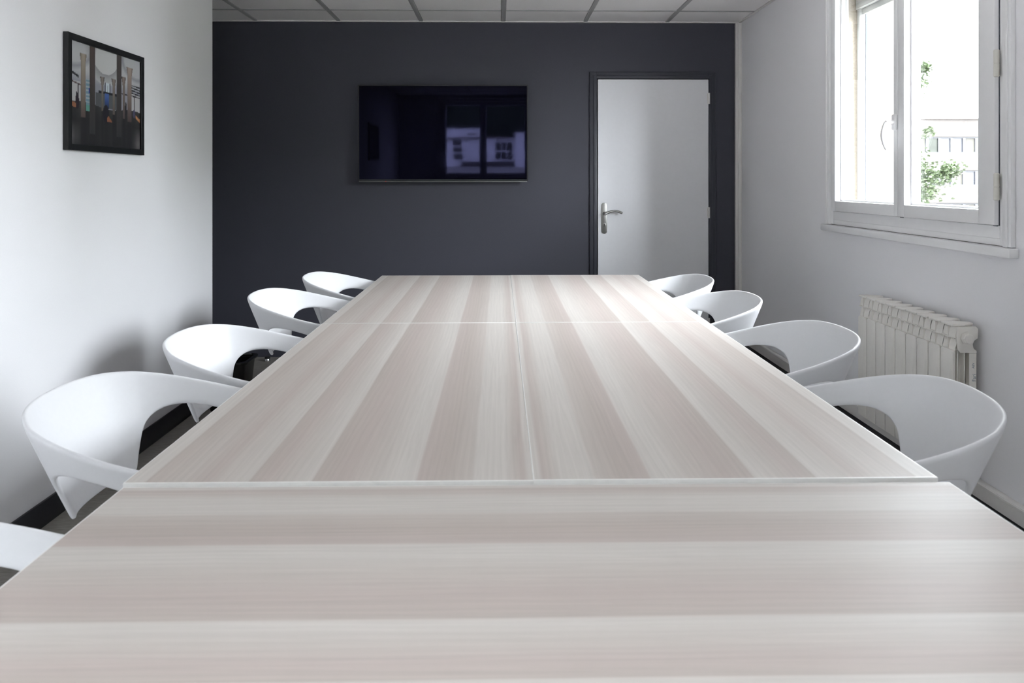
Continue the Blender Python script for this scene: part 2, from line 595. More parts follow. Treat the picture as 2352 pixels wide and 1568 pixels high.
# ------------------------------------------------------------------ windows
def make_window(name, along0, along1, z0, z1, put, handle_side, label, shutter=True):
    """casement pair. Built with 'a' along the wall and 'n' out of the room; put(a, n, z) gives the world point"""
    root = bpy.data.objects.new(name, None)
    C.objects.link(root)
    struct(root, label)

    def add(bm, a0, a1, n0, n1, q0, q1, bev=0.004, mi=0, seg=2):
        t = bmesh.new()
        bbox(t, a0, a1, n0, n1, q0, q1, bev, seg)
        for v in t.verts:
            v.co = put(*v.co)
        bmesh.ops.recalc_face_normals(t, faces=t.faces)
        merge(bm, t, mi)
    mid = (along0 + along1) / 2
    # room-side architrave around three sides
    bm = bmesh.new()
    add(bm, along0 - 0.006, along0 + 0.040, -0.018, 0.0, z0 + 0.001, z1 + 0.04)
    add(bm, along1 - 0.040, along1 + 0.006, -0.018, 0.0, z0 + 0.001, z1 + 0.04)
    add(bm, along0 + 0.040, along1 - 0.040, -0.0175, 0.0, z1 - 0.005, z1 + 0.039)
    add(bm, along0 + 0.006, along0 + 0.018, -0.024, -0.017, z0 + 0.001, z1 + 0.03, 0.002)
    add(bm, along1 - 0.018, along1 - 0.006, -0.024, -0.017, z0 + 0.001, z1 + 0.03, 0.002)
    obj('architrave', bm, M['pvc'], root, 35)
    # sill board
    bm = bmesh.new()
    add(bm, along0 - 0.022, along1 + 0.03, -0.034, 0.0, z0 - 0.034, z0 - 0.001, 0.004)
    obj('window_sill', bm, M['pvc'], root, 35)
    # fixed frame
    bm = bmesh.new()
    fi0, fi1 = along0 + 0.068, along1 - 0.065
    add(bm, along0 + 0.035, fi0, -0.006, 0.062, z0 + 0.002, z1, 0.003)
    add(bm, fi1, along1 - 0.035, -0.006, 0.062, z0 + 0.002, z1, 0.003)
    add(bm, fi0, fi1, -0.0055, 0.062, z0 + 0.026, z0 + 0.072, 0.003)
    add(bm, fi0, fi1, -0.0035, 0.061, z0 + 0.002, z0 + 0.0265, 0.002)
    add(bm, fi0, fi1, -0.0055, 0.062, z1 - 0.05, z1, 0.003)
    obj('window_frame', bm, M['pvc'], root, 35)
    # sashes
    sb, st = z0 + 0.074, z1 - 0.052
    s_edges = [(fi0 + 0.004, mid - 0.008), (mid - 0.005, fi1 - 0.004)]
    for k, (a0, a1) in enumerate(s_edges):
        lw = 0.068 if k == 0 else 0.052
        rw = 0.040 if k == 0 else 0.060
        if k == 0:
            lw, rw = 0.092, 0.052
        else:
            lw, rw = 0.032, 0.050
        bm = bmesh.new()
        n0, n1 = -0.022, 0.045
        add(bm, a0, a0 + lw, n0, n1, sb, st, 0.005)
        add(bm, a1 - rw, a1, n0, n1, sb, st, 0.005)
        add(bm, a0 + lw - 0.004, a1 - rw + 0.004, n0 + 0.0005, n1 - 0.001, sb, sb + 0.053, 0.003)
        add(bm, a0 + lw - 0.004, a1 - rw + 0.004, n0 + 0.0005, n1 - 0.001, st - 0.053, st, 0.003)
        sash = obj('sash', bm, M['pvc'], root, 35)
        # glazing beads
        bm = bmesh.new()
        for q in (0.012, 0.040):
            add(bm, a0 + lw - 0.004, a0 + lw + 0.010, q - 0.004, q + 0.006, sb + 0.05, st - 0.05, 0.002, 0, 1)
            add(bm, a1 - rw - 0.010, a1 - rw + 0.004, q - 0.004, q + 0.006, sb + 0.05, st - 0.05, 0.002, 0, 1)
            add(bm, a0 + lw, a1 - rw, q - 0.004, q + 0.006, sb + 0.050, sb + 0.061, 0.002, 0, 1)
            add(bm, a0 + lw, a1 - rw, q - 0.004, q + 0.006, st - 0.061, st - 0.050, 0.002, 0, 1)
        obj('glazing_bead', bm, M['pvc'], sash, 35)
        bm = bmesh.new()
        add(bm, a0 + lw, a1 - rw, 0.022, 0.026, sb + 0.052, st - 0.052, 0)
        obj('pane', bm, M['glass'], sash)
    # dark rubber line at the hinge side, and seal at the meeting stile
    bm = bmesh.new()
    ah = fi0 + 0.001
    add(bm, ah, ah + 0.0030, -0.0068, 0.0, sb, st, 0)
    add(bm, mid - 0.0082, mid - 0.0048, -0.010, 0.0, sb, st, 0)
    obj('seal', bm, M['gasket'], root)
    # bottom drain clips
    bm = bmesh.new()
    add(bm, fi0 + 0.010, fi0 + 0.026, -0.012, -0.005, sb - 0.004, sb, 0)
    add(bm, mid - 0.030, mid - 0.012, -0.012, -0.005, sb - 0.004, sb, 0)
    obj('drain_clip', bm, M['gasket'], root)
    # hinges on the side the handle sash hangs from
    for hz in (z0 + 0.21, (z0 + z1) / 2 - 0.01, z1 - 0.22):
        bm = bmesh.new()
        p0, p1 = put(ah - 0.008, -0.022, hz - 0.048), put(ah - 0.008, -0.022, hz + 0.048)
        pm = put(ah - 0.008, -0.022, hz)
        tube(bm, [p0, p0 + (pm - p0) * 0.06, pm - Vector((0, 0, 0.001)), pm - Vector((0, 0, 0.0005)), pm + Vector((0, 0, 0.0005)), pm + Vector((0, 0, 0.001)), p1 - (p1 - pm) * 0.06, p1],
             [0.007, 0.0095, 0.0095, 0.0078, 0.0078, 0.0095, 0.0095, 0.007], 14)
        obj('window_hinge', bm, M['cream'], root, 40)
    # handle: rosette, neck, curved lever
    ha, hz = mid + 0.004, (z0 + z1) / 2 - 0.165
    bm = bmesh.new()
    add(bm, ha - 0.016, ha + 0.016, -0.036, -0.021, hz - 0.036, hz + 0.036, 0.012, 0, 3)
    ros = obj('handle_plate', bm, M['pvc'], root, 40)
    bm = bmesh.new()
    tube(bm, [put(ha, -0.032, hz), put(ha, -0.054, hz + 0.001), put(ha, -0.066, hz - 0.002)], [0.012, 0.0115, 0.010], 14)
    path, rad = [], []
    for i in range(13):
        t = i / 12
        path.append(put(ha, -0.056 - 0.026 * math.sin(PI * (0.12 + 0.78 * t)), hz - 0.002 - 0.118 * t))
        rad.append(0.0125 - 0.0040 * t)
    tube(bm, path, rad, 12, True, 0, (0.9, 0.75))
    obj('lever', bm, M['pvc'], root, 50)
    if shutter:
        # exterior: roller shutter guides, box, last slat
        bm = bmesh.new()
        add(bm, along1 - 0.058, along1 - 0.031, 0.138, 0.170, z0 + 0.02, z1 - 0.02, 0.002)
        add(bm, along0 + 0.031, along0 + 0.058, 0.138, 0.170, z0 + 0.02, z1 - 0.02, 0.002)
        obj('shutter_guide', bm, M['ext_white'], root, 35)
        bm = bmesh.new()
        add(bm, along1 - 0.060, along1 - 0.052, 0.1705, 0.180, z0 + 0.02, z1 - 0.02, 0)
        obj('guide_seal', bm, M['gasket'], root)
        bm = bmesh.new()
        add(bm, along0 + 0.032, along1 - 0.032, 0.130, 0.195, z1 - 0.165, z1 - 0.021, 0.003)
        obj('shutter_box', bm, M['ext_white'], root, 35)
        bm = bmesh.new()
        add(bm, along0 + 0.06, along1 - 0.06, 0.150, 0.162, z1 - 0.198, z1 - 0.166, 0.003)
        obj('shutter_slat', bm, M['ext_white'], root, 35)
    return root


# right wall: along = world Y, outward = +X
make_window('window_1', WIN_Y0, WIN_Y1, WIN_Z0, WIN_Z1, lambda a, n, z: Vector((XR + n, a, z)), 1,
            'white double casement window on the right wall')
# back wall behind the camera: along = -X so that the hinge side matches
make_window('window_2', BW_X0, BW_X1, BW_Z0, BW_Z1, lambda a, n, z: Vector((a, YB - n, z)), 1,
            'white double casement window behind the camera', shutter=False)

# ------------------------------------------------------------------ door in the dark wall
DX0, DX1, DZ = 0.716, 1.526, 2.023
door = struct(box('door_1', DX0, DX1, YF - 0.034, YF - 0.0006, 0.008, DZ, M['door'], None, 0.002, 1), 'plain grey white flush door in the dark wall')
bm = bmesh.new()
for (o, w, d) in ((0.004, 0.054, 0.018), (0.006, 0.026, 0.026)):
    bbox(bm, DX0 - o - w, DX0 - o, YF - d, YF - 0.0005, 0, DZ + o + w, 0.004, 2)
    bbox(bm, DX1 + o, DX1 + o + w, YF - d, YF - 0.0005, 0, DZ + o + w, 0.004, 2)
    bbox(bm, DX0 - o - w + 0.001, DX1 + o + w - 0.001, YF - d + 0.0006, YF - 0.0005, DZ + o, DZ + o + w, 0.004, 2)
struct(obj('trim_5', bm, M['dark_gloss'], None, 35), 'charcoal moulded casing around the door')
for hz in (1.885, 1.05, 0.24):
    bm = bmesh.new()
    tube(bm, [(DX1 + 0.002, YF - 0.040, hz - 0.04), (DX1 + 0.002, YF - 0.040, hz + 0.04)], 0.007, 12)
    bbox(bm, DX1 - 0.010, DX1 + 0.001, YF - 0.037, YF - 0.0335, hz - 0.038, hz + 0.038, 0.001, 1)
    obj('door_hinge', bm, M['trim_white'], door, 40)
hx, hzc = 0.762, 1.010
bm = bmesh.new()
pts = []
for k in range(13):
    a = PI * k / 12
    pts.append((hx + 0.021 * math.cos(a), hzc + 0.092 + 0.021 * math.sin(a)))
for k in range(13):
    a = PI + PI * k / 12
    pts.append((hx + 0.021 * math.cos(a), hzc - 0.092 + 0.021 * math.sin(a)))
prism(bm, pts, 'y', YF - 0.041, YF - 0.0338, 0.0015)
plate = obj('handle_plate', bm, M['steel'], door, 35)
bm = bmesh.new()
lathe(bm, [(0.0125, 0.0), (0.0125, 0.012), (0.009, 0.016), (0.009, 0.045)], (hx, YF - 0.041, 1.044), 20, 'y')
path = []
for i in range(13):
    t = i / 12
    path.append((hx - 0.004 + 0.128 * t, YF - 0.086 + 0.006 * math.sin(PI * t), 1.041 + 0.022 * math.sin(PI * t * 0.92) + 0.002 * t))
tube(bm, path, 0.0085, 14)
obj('lever', bm, M['steel'], plate, 50)
bm = bmesh.new()
lathe(bm, [(0.012, 0), (0.012, 0.002), (0.0085, 0.0032)], (hx, YF - 0.041, 0.963), 20, 'y')
obj('keyhole_ring', bm, M['steel'], plate, 40)
bm = bmesh.new()
lathe(bm, [(0.004, 0), (0.004, 0.0042)], (hx, YF - 0.041, 0.967), 12, 'y')
bbox(bm, hx - 0.002, hx + 0.002, YF - 0.0452, YF - 0.041, 0.952, 0.967)
obj('keyhole', bm, M['black'], plate)


# ------------------------------------------------------------------ tables
def make_table(name, length, loc, rotz, label, inset_long=True, th=0.025):
    """local: x 0..0.75 across, y 0..length along, top at z = TZ - loc.z"""
    w = 0.75
    t = thing(name, label, 'table', loc, rotz, 'pale wood laminate meeting tables')
    bm = bmesh.new()
    bbox(bm, 0, w, 0, length, TZ - th, TZ, 0.0016, 2)
    bm.normal_update()
    for f in bm.faces:
        f.material_index = 1
    top = max(bm.faces, key=lambda f: f.calc_area() if f.normal.z > 0.99 else 0)
    bmesh.ops.inset_region(bm, faces=[top], thickness=0.0014, use_even_offset=True)
    top.material_index = 0                                    # the edge band shows as a pale line round the top
    obj('tabletop', bm, [M['wood'], M['edge']], t, 40)
    bm = bmesh.new()
    ix, iy = (0.265, 0.06) if inset_long else (0.12, 0.30)
    for x in (ix, w - ix - 0.04):
        bbox(bm, x, x + 0.04, iy, length - iy, TZ - th - 0.04, TZ - th - 0.0002, 0.002, 1)
    for y in (iy, length - iy - 0.04):
        bbox(bm, ix + 0.0395, w - ix - 0.0395, y, y + 0.04, TZ - th - 0.04, TZ - th - 0.0002, 0.002, 1)
    obj('under_frame', bm, M['tablemetal'], t, 35)
    for x in (ix, w - ix - 0.04):
        for y in (iy, length - iy - 0.04):
            bm = bmesh.new()
            bbox(bm, x, x + 0.04, y, y + 0.04, 0.012, TZ - th - 0.0405, 0.003, 1)
            lg = obj('leg', bm, M['tablemetal'], t, 35)
            bm = bmesh.new()
            lathe(bm, [(0.018, 0), (0.018, 0.006), (0.010, 0.008), (0.010, 0.0125)], (x + 0.02, y + 0.02, 0), 16)
            obj('foot_glide', bm, M['black'], lg, 40)
    return t


SEAM = 0.0655
make_table('meeting_table', 1.503, (-0.685, 1.347, 0), 0, 'near left of the two pale wood tables meeting behind the crosswise one')
make_table('meeting_table', 1.436, (-0.685, 2.853, 0), 0, 'far left pale wood table below the television')
make_table('meeting_table', 1.503, (SEAM + 0.0012 + 0.744, 1.347 + 1.503, 0.0008), PI, 'near right pale wood table beside the two nearest right hand chairs')
make_table('meeting_table', 1.436, (SEAM + 0.0022 + 0.744, 2.853 + 1.436, 0.0008), PI, 'far right pale wood table whose end lies in front of the white door')
# crosswise table: grain runs left to right
make_table('meeting_table', 1.508, (-0.681 + 1.508, 1.3405 - 0.75, -0.0045), PI / 2, 'crosswise pale wood table filling the foreground, grain running left to right', False)


# ------------------------------------------------------------------ chairs
RIM = [(-0.282, 0.000, 0.787), (-0.275, 0.088, 0.786), (-0.250, 0.166, 0.781), (-0.200, 0.228, 0.768), (-0.122, 0.270, 0.748),
       (-0.030, 0.290, 0.724), (0.060, 0.294, 0.703), (0.150, 0.286, 0.687), (0.225, 0.268, 0.677)]


def rim(s):
    """s in -1..1 around the rim -> (x, y, z)"""
    a = abs(s) * (len(RIM) - 1)
    i = min(int(a), len(RIM) - 2)
    f = a - i

    def P(k):
        if k < 0:
            q = RIM[-k]
            return Vector((q[0], -q[1], q[2]))
        if k >= len(RIM):
            return 2 * Vector(RIM[-1]) - Vector(RIM[-2])
        return Vector(RIM[k])
    p0, p1, p2, p3 = P(i - 1), P(i), P(i + 1), P(i + 2)
    v = 0.5 * ((2 * p1) + (p2 - p0) * f + (2 * p0 - 5 * p1 + 4 * p2 - p3) * f * f + (3 * p1 - p0 - 3 * p2 + p3) * f ** 3)
    if s < 0:
        v.y = -v.y
    return v


def surf(s, z):
    """shell point below the rim at height z: the tub narrows downwards"""
    r = rim(s)
    drop = r.z - z
    k = 1.0 - 1.32 * drop
    return Vector((r.x * k, r.y * k, z))


def lerp(a, b, t):
    return a + (b - a) * t


def make_chair(label):
    t = thing('tub_armchair', label, 'chair', (0, 0, 0), 0, 'white tub armchairs around the tables')
    SP, SW = 0.362, 0.80           # half extent of the back panel, start of the front wing
    gap = [0.379, 0.404, 0.440, 0.490, 0.565, 0.655, 0.71, 0.76]
    cols = [-1, -0.90, -SW] + [-q for q in gap[::-1]] + [lerp(-SP, SP, i / 10) for i in range(11)] + gap + [SW, 0.90, 1]

    def zband(s):
        a = abs(s)
        pts = [(0, 0.630), (0.26, 0.620), (0.362, 0.606), (0.379, 0.631), (0.404, 0.650), (0.440, 0.665), (0.490, 0.674), (0.565, 0.674), (0.66, 0.660), (0.74, 0.643), (0.80, 0.620), (1.0, 0.606)]
        for (a0, z0), (a1, z1) in zip(pts, pts[1:]):
            if a <= a1:
                return lerp(z0, z1, (a - a0) / (a1 - a0))
        return pts[-1][1]
    bm = bmesh.new()
    grid = {}
    NB = 4
    for ci, s in enumerate(cols):
        zr, zb = rim(s).z, zband(s)
        for r in range(NB + 1):
            grid[ci, r] = bm.verts.new(surf(s, lerp(zr, zb, r / NB)))
    n = len(cols)
    for ci in range(n - 1):
        for r in range(NB):
            bm.faces.new((grid[ci, r], grid[ci + 1, r], grid[ci + 1, r + 1], grid[ci, r + 1]))
    pan = [i for i, s in enumerate(cols) if abs(s) <= SP + 1e-6]
    NP = 5
    for ci in pan:
        s = cols[ci]
        c = s / SP
        zb = zband(s)
        for r in range(1, NP + 1):
            q = r / NP
            ss = s * (1 - 0.12 * q)
            zbot = 0.530 + 0.006 * c * c
            grid[ci, NB + r] = bm.verts.new(surf(ss, lerp(zb, zbot, q)))
    for ci in pan[:-1]:
        for r in range(NB, NB + NP):
            bm.faces.new((grid[ci, r], grid[ci + 1, r], grid[ci + 1, r + 1], grid[ci, r + 1]))
    for side in (-1, 1):
        wing = [i for i, s in enumerate(cols) if s * side >= SW - 1e-6]
        for ci in wing:
            s = cols[ci]
            zb = zband(s)
            for r in range(1, 5):
                q = r / 4
                p = surf(s, lerp(zb, 0.452, q))
                p.x -= 0.03 * q
                if r == 4:
                    p.y -= 0.012 * (1 if s > 0 else -1)
                grid[ci, NB + r] = bm.verts.new(p)
        for ci in wing[:-1]:
            for r in range(NB, NB + 4):
                bm.faces.new((grid[ci, r], grid[ci + 1, r], grid[ci + 1, r + 1], grid[ci, r + 1]))
    bmesh.ops.recalc_face_normals(bm, faces=bm.faces)
    sh = obj('shell', bm, M['chair'], t)
    m1 = sh.modifiers.new('s', 'SOLIDIFY')
    m1.thickness = 0.013
    m1.offset = 0
    m1.use_even_offset = True
    m2 = sh.modifiers.new('b', 'BEVEL')
    m2.width = 0.0045
    m2.segments = 1
    m2.limit_method = 'ANGLE'
    m2.angle_limit = math.radians(50)
    m3 = sh.modifiers.new('d', 'SUBSURF')
    m3.levels = 2
    m3.render_levels = 2
    bake(sh)
    sh.data.shade_smooth()
    # seat pan: dished, rolled front edge
    bm = bmesh.new()
    NX, NY = 10, 10
    g2 = {}
    for i in range(NX + 1):
        u = i / NX
        x = lerp(-0.165, 0.225, u)
        hw = 0.165 + 0.045 * math.sin(PI * min(1, u * 0.75 + 0.12))
        for j in range(NY + 1):
            v = j / NY * 2 - 1
            rr = 1 - 0.10 * abs(v) ** 4 * (1 - u)
            z = 0.436 + 0.020 * v * v - 0.012 * math.sin(PI * u) + (0.018 * (1 - u * 4) if u < 0.25 else 0) - (0.022 * ((u - 0.85) / 0.15) ** 2 if u > 0.85 else 0)
            g2[i, j] = bm.verts.new((x * rr, v * hw, z))
    for i in range(NX):
        for j in range(NY):
            bm.faces.new((g2[i, j], g2[i + 1, j], g2[i + 1, j + 1], g2[i, j + 1]))
    bmesh.ops.recalc_face_normals(bm, faces=bm.faces)
    st = obj('seat', bm, M['chair'], t)
    m1 = st.modifiers.new('s', 'SOLIDIFY')
    m1.thickness = 0.014
    m1.offset = 0
    m3 = st.modifiers.new('d', 'SUBSURF')
    m3.levels = 1
    m3.render_levels = 1
    bake(st)
    st.data.shade_smooth()
    for sx in (-1, 1):
        for sy in (-1, 1):
            bm = bmesh.new()
            x0, y0 = (0.155 if sx > 0 else -0.105), 0.140 * sy
            x1, y1 = (0.195 if sx > 0 else -0.180), 0.185 * sy
            tube(bm, [(lerp(x0, x1, q), lerp(y0, y1, q), lerp(0.438, 0.004, q)) for q in (0, 0.3, 0.65, 1)], [0.022, 0.019, 0.0155, 0.012], 14)
            lg = obj('leg', bm, M['chair'], t, 50)
            bm = bmesh.new()
            lathe(bm, [(0.0125, 0), (0.0135, 0.003), (0.0135, 0.008)], (x1, y1, 0), 14)
            obj('foot_glide', bm, M['black'], lg, 40)
    return t


XCL, XCR = -0.780, 0.857
chair0 = make_chair('white tub armchair on the left nearest the camera, cut off by the picture edge')
chair0.location = (XCL - 0.005, 0.925, 0)
left = [(1.772, 0.0, 0.00, 'white tub armchair in the left foreground, whole in view, second along the left side'),
        (2.420, 0.006, 0.0, 'white tub armchair third along the left side, ahead of the two smaller ones'),
        (3.300, -0.035, 0.0, 'white tub armchair on the left, second from the far end, against the charcoal wall'),
        (3.925, 0.032, 0.0, 'white tub armchair at the far left table corner, smallest of the left row')]
for y, dx, rz, lab in left:
    dup(chair0, (XCL + dx, y, 0), rz, lab)
right = [(1.740, -0.008, -0.15, 'white tub armchair nearest the camera on the right, overlapping the lower radiator'),
         (2.460, 0.026, 0.0, 'white tub armchair second on the right, its rim just left of the radiator'),
         (3.185, -0.026, 0.0, 'white tub armchair third on the right, below the narrow white corner strip'),
         (3.790, -0.052, 0.0, 'white tub armchair farthest on the right, in front of the white door')]
for y, dx, rz, lab in right:
    dup(chair0, (XCR + dx, y, 0), PI + rz, lab)

# ------------------------------------------------------------------ television
TVX, TVZ, TVW, TVH = -0.4085, 1.627, 1.224, 0.694
tv = thing('television', 'black flat television mounted on the charcoal far wall', 'television', (TVX, YF - 0.07, TVZ))
tv.rotation_euler = (0.0142, 0, -0.0112)
bm = bmesh.new()
w2, h2 = TVW / 2, TVH / 2
bw = 0.009
for (x0, x1, z0, z1) in ((-w2, -w2 + bw, -h2, h2), (w2 - bw, w2, -h2, h2), (-w2 + bw, w2 - bw, h2 - bw, h2), (-w2 + bw, w2 - bw, -h2, -h2 + 0.014)):
    bbox(bm, x0, x1, -0.018, 0.012, z0, z1, 0.0015, 1)
obj('bezel', bm, M['frame_black'], tv, 35)
bm = bmesh.new()
bbox(bm, -w2 + bw * 0.8, w2 - bw * 0.8, -0.0155, 0.0, -h2 + 0.012, h2 - bw * 0.8)
obj('screen', bm, M['screen'], tv)
bm = bmesh.new()
bbox(bm, -w2 + 0.006, w2 - 0.006, -0.0195, 0.010, -h2 - 0.005, -h2 - 0.0002, 0.002, 2)
obj('bottom_strip', bm, M['steel'], tv, 35)
bm = bmesh.new()
bbox(bm, -w2 + 0.03, w2 - 0.03, 0.0122, 0.040, -h2 + 0.03, h2 - 0.03, 0.012, 3)
obj('back_cover', bm, M['black'], tv, 35)
bm = bmesh.new()
bbox(bm, -0.22, 0.22, 0.0402, 0.063, -0.14, 0.14, 0.003, 1)
obj('wall_bracket', bm, M['black'], tv, 35)
bm = bmesh.new()
lathe(bm, [(0.0025, 0), (0.0025, 0.0015)], (-0.412, -0.0195, -h2 - 0.0015), 10, 'y')
obj('standby_light', bm, M['led'], tv)

# ------------------------------------------------------------------ framed photograph on the left wall
PY0, PY1, PZ0, PZ1 = 2.890, 3.503, 1.402, 1.863
pic = thing('framed_picture', 'black framed photograph of a columned hall on the white left wall', 'picture', (XL, (PY0 + PY1) / 2, (PZ0 + PZ1) / 2))
hw, hh, fw, fd = (PY1 - PY0) / 2, (PZ1 - PZ0) / 2, 0.026, 0.022
bm = bmesh.new()
for sgn in (-1, 1):
    y0, y1 = (-hw, -hw + fw) if sgn < 0 else (hw - fw, hw)
    bbox(bm, 0.0006, fd, y0, y1, -hh, hh, 0.0015, 1)
    z0, z1 = (-hh, -hh + fw) if sgn < 0 else (hh - fw, hh)
    bbox(bm, 0.0006, fd - 0.0003, -hw + fw - 0.001, hw - fw + 0.001, z0, z1, 0.0015, 1)
obj('frame', bm, M['frame_black'], pic, 35)


def lin(r, g_, b_):
    def f(c):
        c /= 255.0
        return c / 12.92 if c <= 0.04045 else ((c + 0.055) / 1.055) ** 2.4
    return (f(r), f(g_), f(b_))


def mixc(a, b, t):
    t = max(0.0, min(1.0, t))
    return tuple(p + (q - p) * t for p, q in zip(a, b))


def paint(u, v):
    """flat print: a hall of columns under a pale vault, dark floor"""
    ceilc, wallc, floorc = lin(140, 137, 141), lin(112, 110, 119), lin(36, 34, 36)
    c = mixc(wallc, ceilc, (v - 0.62) / 0.12)
    # vault rings
    d = math.hypot((u - 0.47) / 0.20, (v - 1.0) / 0.25)
    if d < 1:
        c = lin(150, 146, 148)
    elif d < 1.45:
        c = mixc(lin(112, 108, 111), ceilc, (d - 1.0) / 0.45)
    for (cu, cv, ru, rv) in ((0.02, 1.05, 0.30, 0.30), (0.95, 1.02, 0.25, 0.25)):
        d = math.hypot((u - cu) / ru, (v - cv) / rv)
        if 0.85 < d < 1.1:
            c = mixc(c, lin(104, 101, 108), 0.8 - abs(d - 0.97) * 5)
    # pale walls low at the sides
    if (u < 0.13 or u > 0.86) and 0.40 < v < 0.62:
        c = lin(138, 133, 136)
    # far hall, darker with furniture
    if 0.33 < u < 0.63 and 0.40 < v < 0.55:
        c = lin(66, 67, 70)
    if 0.37 < u < 0.63 and 0.545 < v < 0.575:
        c = lin(30, 29, 34)
    if 0.455 < u < 0.535 and 0.57 < v < 0.665:
        c = lin(150, 154, 160) if 0.467 < u < 0.523 else lin(60, 60, 70)
        if 0.488 < u < 0.502 and v < 0.645:
            c = lin(122, 126, 132)
    if 0.457 < u < 0.52 and 0.40 < v < 0.553:
        c = mixc(lin(28, 34, 58), lin(56, 74, 122), (v - 0.40) / 0.12)
    # floor
    fl = 0.41 + 0.02 * math.sin(u * 9)
    if v < fl:
        c = mixc(floorc, lin(48, 46, 47), (v - 0.25) / 0.16)
        c = mixc(c, lin(84, 80, 82), max(0, 1 - u / 0.14) * max(0, 1 - abs(v - 0.08) / 0.16))
        c = mixc(c, lin(90, 84, 86), max(0, 1 - (1 - u) / 0.14) * max(0, 1 - abs(v - 0.06) / 0.18))
        k = abs(((u * 7.3) % 1) - 0.5)
        c = mixc(c, lin(26, 25, 28), 0.5 - k)
    # railings and stair details
    if u < 0.11 and abs(v - (0.705 - 0.38 * u)) < 0.012:
        c = lin(30, 28, 32)
    if u < 0.14 and abs(v - (0.615 - 0.22 * u)) < 0.007:
        c = lin(70, 52, 50)
    if 0.095 < u < 0.112 and 0.38 < v < 0.60:
        c = lin(46, 42, 46)
    if u > 0.86 and 0.585 < v < 0.715 and ((v + 0.10 * (u - 0.86)) * 34) % 1 < 0.5:
        c = lin(26, 24, 28)
    if 0.66 < u < 0.86 and abs(v - (0.60 - 0.10 * (u - 0.66))) < 0.008:
        c = lin(46, 42, 46)
    if 0.90 < u < 0.915 and 0.40 < v < 0.585:
        c = lin(60, 52, 54)
    if 0.20 < u < 0.25 and 0.34 < v < 0.66:
        c = lin(84, 104, 116) if ((v * 26) % 1) > 0.4 else lin(120, 124, 132)
        if 0.34 < v < 0.40:
            c = lin(70, 108, 100)
        if u > 0.237 and 0.52 < v < 0.57:
            c = lin(40, 52, 120)
    # columns
    for (a, b, top, bot, ct, cb) in ((0.137, 0.197, 0.905, 0.27, lin(126, 114, 104), lin(66, 54, 52)),
                                     (0.797, 0.866, 0.90, 0.30, lin(124, 108, 102), lin(58, 47, 47)),
                                     (0.407, 0.437, 0.72, 0.365, lin(104, 94, 90), lin(70, 64, 60)),
                                     (0.571, 0.602, 0.725, 0.35, lin(104, 93, 88), lin(72, 64, 60)),
                                     (0.720, 0.755, 0.776, 0.32, lin(104, 90, 86), lin(62, 54, 54)),
                                     (0.249, 0.321, 1.1, 0.12, lin(66, 56, 54), lin(40, 39, 42)),
                                     (0.631, 0.703, 1.1, 0.12, lin(62, 55, 54), lin(40, 38, 41))):
        flare = 0.018 * max(0, (v - top + 0.09) / 0.09) if top < 1 else 0.0
        if a - flare < u < b + flare and bot < v < top:
            c = mixc(cb, ct, (v - bot) / (min(top, 1) - bot))
            e = abs((u - (a + b) / 2) / ((b - a) / 2))
            c = mixc(c, lin(52, 46, 46), 0.35 * max(0, e - 0.5) * 2)
        elif a < u < b and v <= bot:
            c = mixc(c, lin(30, 28, 31), 0.7)
    # people and benches
    if math.hypot((u - 0.092) / 0.024, (v - 0.42) / 0.075) < 1 or math.hypot((u - 0.085) / 0.010, (v - 0.495) / 0.016) < 1:
        c = lin(34, 27, 34)
    if u < 0.075 and abs(v - (0.39 - 0.25 * abs(u - 0.03))) < 0.024:
        c = lin(108, 70, 52)
    if math.hypot((u - 0.905) / 0.020, (v - 0.395) / 0.05) < 1:
        c = lin(58, 56, 76)
    if u > 0.93 and abs(v - (0.365 - 0.6 * (u - 0.93))) < 0.018:
        c = lin(140, 96, 68)
    if math.hypot((u - 0.475) / 0.045, (v - 0.345) / 0.09) < 1:
        c = lin(28, 26, 32)
    if 0.49 < u < 0.565 and 0.265 < v < 0.265 + 0.06 * (1 - abs(u - 0.51) / 0.06):
        c = lin(104, 66, 50)
    if math.hypot((u - 0.772) / 0.015, (v - 0.40) / 0.11) < 1:
        c = lin(34, 31, 34)
    return tuple(min(0.9, x * 2.2) for x in c)


NU, NV = 150, 116
iw, ih = hw - fw + 0.0005, hh - fw + 0.0005
verts = [(0.0125, -iw + 2 * iw * i / NU, -ih + 2 * ih * j / NV) for j in range(NV + 1) for i in range(NU + 1)]
faces = [(j * (NU + 1) + i, j * (NU + 1) + i + 1, (j + 1) * (NU + 1) + i + 1, (j + 1) * (NU + 1) + i) for j in range(NV) for i in range(NU)]
me = bpy.data.meshes.new('photo_print')
me.from_pydata(verts, [], faces)
att = me.color_attributes.new('print', 'FLOAT_COLOR', 'POINT')
flat = []
for j in range(NV + 1):
    for i in range(NU + 1):
        flat.extend((*paint(i / NU, j / NV), 1.0))
att.data.foreach_set('color', flat)
pm = new_mat('printed photograph', (0.5, 0.5, 0.5), 0.6, 0.2)
an = nd(pm, 'ShaderNodeAttribute')
an.attribute_name = 'print'
lk(pm, an.outputs['Color'], pm.node_tree.nodes['Principled BSDF'].inputs['Base Color'])
me.materials.append(pm)
pr = bpy.data.objects.new('photo_print', me)
C.objects.link(pr)
pr.parent = pic
bm = bmesh.new()
bbox(bm, 0.002, 0.0118, -iw, iw, -ih, ih)
obj('backing_board', bm, M['black'], pic)
bm = bmesh.new()
bbox(bm, 0.0150, 0.0168, -iw, iw, -ih, ih)
obj('glazing', bm, M['pic_glass'], pic)

dup(pic, (XL, 1.28, (PZ0 + PZ1) / 2 + 0.03), 0, 'second black framed photograph on the left wall, beside the camera, only mirrored in the television')
